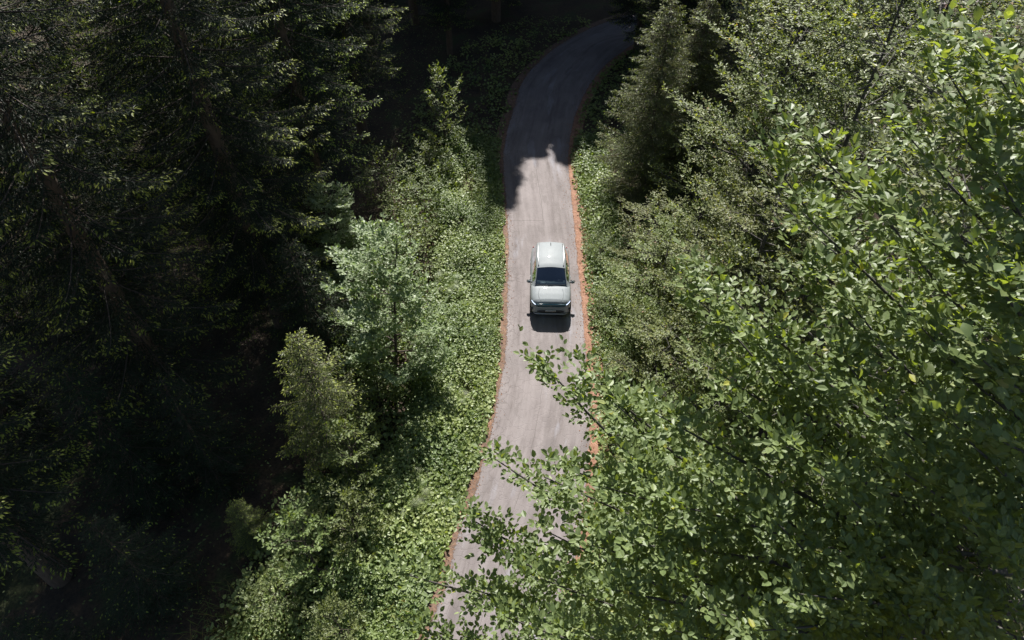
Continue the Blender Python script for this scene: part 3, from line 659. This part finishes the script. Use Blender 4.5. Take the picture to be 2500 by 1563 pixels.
# ------------------------------------------------------------------ ground cover on the verges (nobody could count it)
def cover():
    g = np.random.default_rng(12); Ps, Ls = [], []
    def clumps(n, ylo, yhi, side, dmax, pw, lf, hmax, seed):
        y = ylo + (yhi-ylo)*g.random(n); d = dmax*g.random(n)**pw
        x = np.where(side < 0, XL(y) - d, XR(y) + d)
        bare = vnoise(x, y, 1.3, seed) + .35*vnoise(x, y, .5, seed+1)
        ok = (bare > .34) | (d < .8); x, y, d = x[ok], y[ok], d[ok]
        h = np.clip(.10 + .35*d, .1, hmax)*(.55 + .8*vnoise(x, y, 1.0, seed+2))
        m = 5; k = len(x)
        X = np.repeat(x, m) + g.normal(0, .13, k*m); Y = np.repeat(y, m) + g.normal(0, .13, k*m)
        Z = terrain(X, Y) + .02 + np.repeat(h, m)*g.uniform(.25, 1.0, k*m)
        edge = np.where(side < 0, XL(Y) - X, X - XR(Y)); s_ = edge > -.14 + .26*vnoise(X, Y, .5, 40)
        Ps.append(np.stack([X, Y, Z], 1)[s_]); Ls.append((lf*g.uniform(.6, 1.25, k*m)*(.8+.5*np.repeat(vnoise(x, y, 2.5, seed+5), m)))[s_])
    clumps(14500, 5, 36, -1, 3.4, .9, .095, .85, 1)
    clumps(2200, 5, 34, -1, 6.5, .8, .13, .9, 4)
    clumps(2300, 4, 13, -1, 6.0, .8, .12, .7, 6)
    clumps(3600, 8, 36, 1, 2.0, .9, .10, .6, 8)
    clumps(900, 5, 33, 1, 5.0, .9, .14, .6, 9)
    clumps(900, 33, 52, -1, 6, .9, .13, .6, 11)
    clumps(1100, 33, 47, 1, 5, .9, .13, .7, 15)
    P, L = np.concatenate(Ps), np.concatenate(Ls); n = len(P)
    N = norm(np.array([0, -.05, 1.0]) + g.normal(0, .42, (n, 3))); a = g.uniform(0, 6.283, n)
    D = np.stack([np.cos(a), np.sin(a), np.zeros(n)], 1); D = norm(D - N*np.sum(D*N, 1, keepdims=True))
    tint = np.clip(.25 + .5*vnoise(P[:, 0], P[:, 1], 2.2, 50) + g.normal(0, .16, n), 0, .93)
    sp_ = vnoise(P[:, 0], P[:, 1], 1.4, 61) + .3*vnoise(P[:, 0], P[:, 1], .4, 63) + g.normal(0, .06, n) > .66
    q_ = sp_; mobj('nettles', leaf_mesh('nettles', P[q_] + np.array([0, 0, .06]), D[q_], N[q_], L[q_]*1.25, np.clip(tint[q_] - .22, 0, 1), M['cover'], LEAF6), label='patches of narrow darker leaved plants between the round leaves of the verges', cat='undergrowth', kind='stuff')
    P, D, N, L, tint = P[~sp_], D[~sp_], N[~sp_], L[~sp_], tint[~sp_]
    mobj('undergrowth', leaf_mesh('undergrowth', P - D*(L*.5)[:, None], D, N, L, tint, M['cover'], ROUND), label='dense leafy ground cover on both road verges', cat='undergrowth', kind='stuff')
    # shaded forest floor herbs
    n = 14000; X = g.uniform(-30, -5, n); Y = g.uniform(4, 55, n); ok = XL(Y) - X > 2.5; X, Y = X[ok], Y[ok]; n = len(X)
    P = np.stack([X, Y, terrain(X, Y) + g.uniform(.03, .45, n)], 1); L = g.uniform(.06, .13, n)
    N = norm(np.array([0, 0, 1.0]) + g.normal(0, .4, (n, 3))); a = g.uniform(0, 6.283, n); D = np.stack([np.cos(a), np.sin(a), np.zeros(n)], 1); D = norm(D - N*np.sum(D*N, 1, keepdims=True))
    mobj('forest_herbs', leaf_mesh('forest_herbs', P, D, N, L, g.random(n)*.35, M['cover'], LEAF6), label='sparse herbs on the shaded forest floor left of the road', cat='undergrowth', kind='stuff')
    # grass
    def blades(n, cx, cy, sx, sy): return g.normal(cx, sx, n), g.normal(cy, sy, n)
    G = [blades(1600, -4.4, 31.5, .8, 1.6), blades(1400, -8.3, 7.6, .9, .8), blades(900, 3.4, 6.9, .6, 1.2), blades(1200, -4.6, 10.5, .5, 2.5), blades(500, 3.6, 28, .3, 2.0)]
    yy = g.uniform(6, 34, 5000); G.append((XL(yy) - .2 - 3.2*g.random(5000), yy)); yy = g.uniform(9, 34, 1500); G.append((XR(yy) + .2 + 1.6*g.random(1500), yy))
    X = np.concatenate([q[0] for q in G]); Y = np.concatenate([q[1] for q in G]); ok = road_gap(X, Y) > .25; X, Y = X[ok], Y[ok]; n = len(X)
    P = np.stack([X, Y, terrain(X, Y)], 1); a = g.uniform(0, 6.283, n); D = norm(np.stack([np.cos(a)*.5, np.sin(a)*.5, np.ones(n)], 1) + g.normal(0, .15, (n, 3)))
    N = norm(np.cross(D, np.stack([-np.sin(a), np.cos(a), np.zeros(n)], 1))); L = g.uniform(.4, .95, n); W = g.uniform(.007, .013, n)
    mobj('grass', sprig_mesh('grass', P, D, N, L, W, np.where(Y < 9, g.random(n), g.random(n)*.75), np.zeros(n, int), [M['grass']]), label='tufts of grass among the verge plants', cat='grass', kind='stuff')
    # loose litter on the road edges
    n = 5200; Y = g.uniform(5, 50, n); sd = g.random(n) < .45; w = np.abs(g.normal(0, .35, n))
    X = np.where(sd, XL(Y) + w*.6 - .05, XR(Y) - w + .05); a = g.uniform(0, 6.283, n)
    P = np.stack([X, Y, np.full(n, .012)], 1); N = norm(np.array([0, 0, 1.0]) + g.normal(0, .25, (n, 3))); D = np.stack([np.cos(a), np.sin(a), np.zeros(n)], 1); D = norm(D - N*np.sum(D*N, 1, keepdims=True))
    mobj('leaf_litter', leaf_mesh('leaf_litter', P, D, N, g.uniform(.02, .06, n), g.random(n), M['litter']), label='loose brown litter along the road edges', cat='litter', kind='stuff')
cover()

# ------------------------------------------------------------------ ferns
def frond_mesh(seed):
    g = np.random.default_rng(seed); k = 33; t = np.linspace(.08, .99, k)
    ax = np.stack([t*.62, np.zeros(k), .55*t - .52*t*t], 1); T = norm(np.gradient(ax, axis=0))
    L = .22*np.sin(np.pi*np.clip(t*.9+.12, 0, 1))**.8*g.uniform(.85, 1.1, k) + .008
    lat = np.array([0, 1.0, -.12]); fw = norm(T*.5)*.5
    tl = ax + (lat + fw)*L[:, None]; tr_ = ax + (lat*np.array([1, -1, 1]) + fw)*L[:, None]
    V = np.concatenate([ax, tl, tr_]); i = np.arange(0, k-1, 2)
    return np_mesh('frond', V, [np.concatenate([np.stack([i, i+1, i+k], 1), np.stack([i, i+2*k, i+1], 1), np.stack([i+1, i+2, i+1+k], 1)*0 + np.stack([i+1, np.minimum(i+2, k-1), i], 1)])], M['fern'], tint=g.random(3*len(i)))
FR = [frond_mesh(s) for s in range(3)]
gF = random.Random(4)
FERNS = [(1060, 880, 'fern in the dark hollow beside the pale young tree'), (1090, 905, 'fern just right of the pale young tree foot'),
         (1075, 965, 'upper fern of the pair below the pale tree'), (1110, 985, 'lower fern of the pair below the pale tree'),
         (1030, 1010, 'fern with wide fronds left of the verge plants'), (1065, 1045, 'large fern in the sunny middle of the left verge'),
         (1010, 1055, 'fern at the edge of the shade on the left verge'), (1045, 1090, 'yellowish fern among broad leaves on the left verge'),
         (1000, 1110, 'fern beside the thin shadow line on the left verge'), (985, 1165, 'fern in half shade below the sunny fern patch'),
         (1010, 1220, 'fern with a curling frond beside the verge leaves'), (975, 1250, 'fern deep in half shade at the lower left'),
         (930, 1225, 'fern near the foot of the small sunlit spruce'), (1090, 700, 'fern beside the verge level with the car'),
         (1105, 640, 'fern on the left verge level with the car roof'), (1120, 815, 'fern among verge leaves below the car level'),
         (870, 1330, 'fern in the shade at the lower left'), (820, 1390, 'fern by the orange grass at the lower left')]
for px, py, lab in FERNS:
    p = ground_at(px, py); f = empty('fern', (p[0], p[1], float(terrain(p[0], p[1])) + .42), gF.uniform(0, 6), gF.uniform(1.05, 1.4), label=lab, cat='fern', group='ferns on the left verge')
    for k in range(8):
        fr = bpy.data.objects.new('frond', FR[k % 3]); fr.rotation_euler = (gF.uniform(-.15, .15), gF.uniform(-.35, .1), k*math.pi/4 + gF.uniform(-.3, .3))
        q = gF.uniform(.8, 1.15); fr.scale = (q, q, q); link(fr, parent=f)

# ------------------------------------------------------------------ the car
def simple(name, col, rough=.5, metal=0.0, coat=0.0, spec=.5, emit=None):
    m, nt, n, l, b = mat(name)
    g = n.new('ShaderNodeTexCoord'); f = noise(n, l, 6.0, g.outputs['Object'], 4)
    c = mix(n, l, .12, col, ramp_of(n, l, f, [(.3, (.6, .6, .6)), (.7, (1.2, 1.2, 1.2))]), 'MULTIPLY')
    l.new(c, b.inputs['Base Color']); b.inputs['Roughness'].default_value = rough; b.inputs['Metallic'].default_value = metal
    b.inputs['Coat Weight'].default_value = coat; b.inputs['Coat Roughness'].default_value = .04; b.inputs['Specular IOR Level'].default_value = spec
    if emit: b.inputs['Emission Color'].default_value = (*emit[0], 1); b.inputs['Emission Strength'].default_value = emit[1]
    return m
M['paint'] = simple('pale_green_grey_paint', (.188, .205, .212), .55, 0.0, .4, .15)
M['black'] = simple('black_plastic', (.012, .013, .014), .45)
M['grille'] = simple('dark_teal_panel', (.008, .045, .06), .3, 0, .3)
M['silver'] = simple('silver_trim', (.32, .33, .33), .35, .6)
M['tyre'] = simple('tyre_rubber', (.015, .015, .015), .8)
M['plate'] = simple('plate_white', (.42, .42, .42), .5)
M['seat'] = simple('seat_fabric', (.03, .03, .034), .8)
M['dash'] = simple('dashboard_grey', (.13, .14, .145), .6)
M['lamp'] = simple('headlamp', (.3, .34, .4), .1, 0, 1, .5, ((.68, .78, 1.0), .7))
def glass_mat():
    m, nt, n, l, b = mat('tinted_glass')
    tr = n.new('ShaderNodeBsdfTransparent'); tr.inputs[0].default_value = (.30, .36, .38, 1)
    gl = n.new('ShaderNodeBsdfGlossy'); gl.inputs['Roughness'].default_value = .02; gl.inputs[0].default_value = (.9, .95, 1, 1)
    fr = n.new('ShaderNodeFresnel'); fr.inputs[0].default_value = 2.1; ms = n.new('ShaderNodeMixShader')
    l.new(fr.outputs[0], ms.inputs[0]); l.new(tr.outputs[0], ms.inputs[1]); l.new(gl.outputs[0], ms.inputs[2]); l.new(ms.outputs[0], n['Material Output'].inputs['Surface'])
    return m
M['glass'] = glass_mat()
cpos = ray(1343, 745, 31.6)
car = empty('car', (cpos[0], 0, 0.0), label='pale grey-green compact SUV driving towards the viewer on the forest road', cat='car')
CY = float(ground_at(1343, 778)[1]) + 1.84                 # the middle of the car; its nose sits where the photograph shows the bumper
car.location = (float(ground_at(1343, 778)[0]) + .05, CY, .004); car.rotation_euler = (0, 0, R(-1.5))
def I(x, xs, ys): return np.interp(x, xs, ys)
# lower body: x half width, shoulder and bonnet heights along y (front = -y)
YS = np.concatenate([np.linspace(-2.20, -1.9, 9), np.linspace(-1.85, 1.9, 42), np.linspace(1.95, 2.2, 7)])
def wid(y): return I(y, [-2.2, -2.15, -2.0, -1.7, -1.2, 0, 1.4, 1.9, 2.12, 2.2], [.60, .72, .84, .90, .925, .925, .925, .89, .80, .68])
def topz(y): return I(y, [-2.2, -2.17, -2.08, -1.9, -1.5, -.95, -.6, 1.8, 2.1, 2.2], [.68, .82, .935, 1.0, 1.055, 1.095, 1.03, 1.05, 1.02, .85])
def botz(y): return I(y, [-2.2, -2.05, -1.8, 1.8, 2.05, 2.2], [.34, .24, .22, .22, .28, .45])
SEC = [(.0, 0), (.55, 0), (.90, .0), (.975, .10), (.985, .30), (1.0, .55), (.99, .72), (.95, .87), (.87, .955), (.66, .99), (.33, 1.0), (0, 1.0)]
def body_pts(y):
    w, t, b = wid(y), topz(y), botz(y)
    crown = .035*(1 if y < -.9 else 0)
    half = [(w*a, b + (t-b)*c + (crown*(1-(a)**2) if c > .9 else 0)) for a, c in SEC]
    return half + [(-x, z) for x, z in half[-2:0:-1]]
rows = [[(x, y, z) for x, z in body_pts(y)] for y in YS]
n_ = len(rows[0]); V = np.array(rows).reshape(-1, 3); k = len(YS)
i = np.arange(k-1)[:, None]*n_ + np.arange(n_)[None]; j = np.arange(k-1)[:, None]*n_ + (np.arange(n_)[None]+1) % n_
quads = np.stack([i, j, j+n_, i+n_], -1).reshape(-1, 4)
zc = V[quads][:, :, 2].mean(1); yc = V[quads][:, :, 1].mean(1); xc = np.abs(V[quads][:, :, 0].mean(1))
arch = (xc > .8) & (((yc+1.35)**2 + (zc-.34)**2 < .42**2) | ((yc-1.35)**2 + (zc-.34)**2 < .42**2))
dark = (zc < .36) | arch
caps = [np.arange(n_)[None, ::-1], ((k-1)*n_ + np.arange(n_))[None]]
me = np_mesh('car_body', V, [quads, caps[0], caps[1]], [M['paint'], M['black']], midx=np.concatenate([dark.astype(int), [0, 0]]), smooth=True)
body = mobj('body', me, car)
# cabin shell with its glass cut out of the same surface
YC = np.concatenate([np.linspace(-1.06, -1.0, 2), np.linspace(-.96, -.16, 15), np.linspace(-.08, 1.62, 20), np.linspace(1.70, 2.06, 7)])
def cz(y): return I(y, [-1.06, -.96, -.6, -.16, .0, .5, 1.1, 1.62, 1.74, 1.9, 2.06], [.0, .05, .30, .545, .585, .625, .61, .55, .50, .28, .0])
def cw(y): return I(y, [-1.06, -.96, -.2, .5, 1.3, 1.7, 2.06], [.80, .83, .86, .875, .86, .82, .74])
CS = [(1.0, 0), (.97, .10), (.875, .48), (.785, .83), (.765, .91), (.735, .965), (.68, .99), (.45, 1.04), (.2, 1.085), (0, 1.10)]
def csec(y):
    w, h = cw(y), cz(y); sl = min(1.0, h/.5)
    half = []
    for a, c in CS: half.append((w*(1 - (1-a)*(.45+.55*sl)), 1.02 + h*c))
    return half + [(-x, z) for x, z in half[-2::-1]]
rows = [[(x, y, z) for x, z in csec(y)] for y in YC]; n_ = len(rows[0]); V = np.array(rows).reshape(-1, 3)
Q = {'shell': [], 'windscreen': [], 'side_l': [], 'side_r': [], 'rear': []}
for a in range(len(YC)-1):
    ym = (YC[a]+YC[a+1])/2
    for c in range(n_-1):
        m = min(c, n_-2-c); q = (a*n_+c, a*n_+c+1, (a+1)*n_+c+1, (a+1)*n_+c); key = 'shell'
        if -.95 < ym < -.17 and m >= 5: key = 'windscreen'
        elif 1.73 < ym < 2.0 and m >= 5: key = 'rear'
        elif m in (1, 2) and -.62 < ym < 1.62 and not (.46 < ym < .56): key = 'side_l' if c < n_/2 else 'side_r'
        Q[key].append(q)
def submesh(name, qs, m):
    qs = np.array(qs); u, inv = np.unique(qs, return_inverse=True); return np_mesh(name, V[u], [inv.reshape(-1, 4)], m, smooth=True)
roof = mobj('cabin', submesh('car_cabin', Q['shell'], M['paint']), car)
mobj('windscreen', submesh('car_windscreen', Q['windscreen'], M['glass']), car)
mobj('rear_window', submesh('car_rear_window', Q['rear'], M['glass']), car)
mobj('side_window', submesh('car_side_window', Q['side_l'], M['glass']), car); mobj('side_window', submesh('car_side_window', Q['side_r'], M['glass']), car)
import bmesh
def rbox(name, c, s, m, parent, bev=.02, taper=None, rot=(0, 0, 0)):
    bm = bmesh.new(); bmesh.ops.create_cube(bm, size=1.0)
    for v in bm.verts:
        v.co.x *= s[0]; v.co.y *= s[1]; v.co.z *= s[2]
        if taper and v.co.y < 0: v.co.x *= taper
    bmesh.ops.bevel(bm, geom=bm.edges[:], offset=min(bev, min(s)*.45), segments=2, affect='EDGES')
    me = bpy.data.meshes.new(name); bm.to_mesh(me); bm.free(); me.materials.append(m)
    for p in me.polygons: p.use_smooth = True
    o = mobj(name, me, parent); o.location = c; o.rotation_euler = rot; return o
# inside: dark cabin, dashboard, seats, steering wheel
rbox('cabin_floor', (0, .55, 1.045), (1.52, 2.5, .03), M['seat'], car)
rbox('dashboard', (0, -.72, 1.12), (1.36, .36, .07), M['dash'], car, .03)  # light grey puts the pale windscreen reflection into the dashboard colour
rbox('instrument_hood', (.36, -.58, 1.165), (.40, .14, .05), M['black'], car, .02)
rbox('windscreen_reflection', (-.36, -.76, 1.162), (.24, .16, .006), M['plate'], car, .002)  # pale sheet added in place of a reflection low in the windscreen
for sx in (-.38, .38):
    st = rbox('seat', (sx, .18, 1.20), (.50, .16, .44), M['seat'], car, .06, rot=(-.2, 0, 0)); rbox('headrest', (0, .02, .29), (.26, .10, .16), M['seat'], st, .04)
rbox('rear_view_mirror', (0, -.30, 1.45), (.22, .05, .06), M['black'], car, .02)
rbox('sensor_housing', (0, -.2, 1.535), (.20, .12, .04), M['black'], car, .015)
# roof details
rbox('antenna', (0, 1.42, 1.70), (.035, .15, .07), M['black'], car, .015, .4)
for sx in (-1, 1):
    pts = [(sx*(I(y, [-.05, .5, 1.3, 1.7], [.565, .595, .585, .55])), y, 1.045 + cz(y) + .03 - (.03 if y in (-.05, 1.6) else 0)) for y in (-.05, .1, .5, .9, 1.3, 1.5, 1.6)]
    mobj('roof_rail', tubes('roof_rail', [(np.array(pts), np.full(7, .022))], M['silver'], 8), car)
    mr = rbox('door_mirror', (sx*.985, -.62, 1.10), (.21, .12, .16), M['paint'], car, .045, .85, (0, 0, -sx*.18)); rbox('mirror_glass', (0, .062, 0), (.20, .006, .12), M['glass'], mr, .002)
    rbox('mirror_arm', (-sx*.14, .01, -.07), (.14, .06, .05), M['black'], mr, .015)
    # headlamp: slim strip swept back along the corner
    hp = [(sx*x, y, z) for x, y, z in ((.46, -2.195, .80), (.60, -2.18, .82), (.72, -2.12, .855), (.81, -2.0, .895), (.865, -1.87, .925))]
    hl = mobj('headlamp', tubes('headlamp', [(np.array(hp), np.array([.012, .017, .018, .015, .008]))], M['lamp'], 8), car)
    rbox('air_curtain', (sx*.83, -2.06, .52), (.035, .05, .20), M['black'], car, .012)
    for dy in (.05, 1.05): rbox('door_handle', (sx*.932, dy-.05, .87), (.02, .17, .03), M['paint'], car, .008)
    rbox('side_sill', (sx*.905, 0, .30), (.06, 2.05, .10), M['black'], car, .02)
    rbox('tail_lamp', (sx*.72, 2.12, .88), (.22, .08, .07), simple('tail_lamp_red', (.25, .01, .01), .2), car, .02)
    for wy in (-1.35, 1.35):
        wr = empty('wheel', (sx*.82, wy, .335), parent=car)
        for nm, prof, m in (('tyre', [(-.11, .23), (-.11, .31), (-.08, .335), (.08, .335), (.11, .31), (.11, .23)], M['tyre']), ('rim', [(.06, .0), (.085, .05), (.07, .12), (.10, .215), (.10, .235), (-.1, .235)], M['silver'])):
            a = np.linspace(0, 2*np.pi, 25)[:-1]; W = np.array([[(sx*x, r*math.cos(t), r*math.sin(t)) for x, r in prof] for t in a]); m_ = len(prof)
            i = np.arange(24)[:, None]*m_ + np.arange(m_-1)[None]; j = ((np.arange(24)[:, None]+1) % 24)*m_ + np.arange(m_-1)[None]
            mobj(nm, np_mesh(nm, W.reshape(-1, 3), [np.stack([i, i+1, j+1, j], -1).reshape(-1, 4)], m, smooth=True), wr)
# nose
def nose_strip(name, xs, y0, z0, z1, m, out=.012):
    """a panel that follows the rounded nose between heights z0 and z1"""
    g_ = np.linspace(-xs, xs, 25); rows = []
    for x in g_:
        yy = I(abs(x), [0, .6, .72, .84, .90], [-2.2, -2.2, -2.15, -2.0, -1.72])
        e = 1 - (abs(x)/xs)**6*.55; zm = (z0+z1)/2; hz = (z1-z0)/2*e
        rows.append([(x, yy - out + y0, zm - hz), (x, yy - out - .012 + y0, zm), (x, yy - out + .01 + y0, zm + hz), (x, yy + .10 + y0, zm + hz), (x, yy + .10 + y0, zm - hz)])
    Vn = np.array(rows).reshape(-1, 3); i = (np.arange(24)[:, None]*5 + np.arange(5)[None]); j = np.arange(24)[:, None]*5 + (np.arange(5)[None]+1) % 5
    return mobj(name, np_mesh(name, Vn, [np.stack([i, j, j+5, i+5], -1).reshape(-1, 4)], m, smooth=True), car)
nose_strip('grille_panel', .68, .0, .73, .90, M['grille'])
nose_strip('air_intake', .60, .0, .36, .55, M['black'])
nose_strip('bumper_lip', .78, .01, .255, .30, M['silver'])
pl = rbox('number_plate', (0, -2.225, .50), (.46, .015, .10), M['plate'], car, .004)
for q in range(6): rbox('plate_character', (-.16 + q*.064, -.009, 0), (.03, .004, .055), M['black'], pl, .001)
rbox('emblem', (0, -2.222, .80), (.10, .02, .05), M['dash'], car, .02)
for sx in (-1, 1):
    cr = [(sx*x, y, z + .003) for x, y, z in ((.52, -1.05, 1.105), (.56, -1.4, 1.083), (.54, -1.75, 1.04), (.44, -2.0, .985))]
    mobj('bonnet_crease', tubes('bonnet_crease', [(np.array(cr), np.full(4, .012))], M['paint'], 6), car)
for sx, L in ((.30, .62), (-.30, .50)):
    rbox('wiper', (sx*.6, -.93, 1.13), (L, .02, .015), M['black'], car, .005, rot=(0, 0, .08*np.sign(sx)))

def shorter(y): return np.where(y < -1.0, -1.0 + (y+1.0)*.69, y*.95)      # compact: short bonnet, short tail
seen = set()
for o in car.children:
    if o.type == 'MESH' and o.location.length < 1e-6:
        co = np.empty(len(o.data.vertices)*3, dtype=np.float32); o.data.vertices.foreach_get('co', co); co = co.reshape(-1, 3); co[:, 1] = shorter(co[:, 1])
        o.data.vertices.foreach_set('co', co.ravel()); o.data.update()
    else: o.location.y = float(shorter(np.array(o.location.y)))
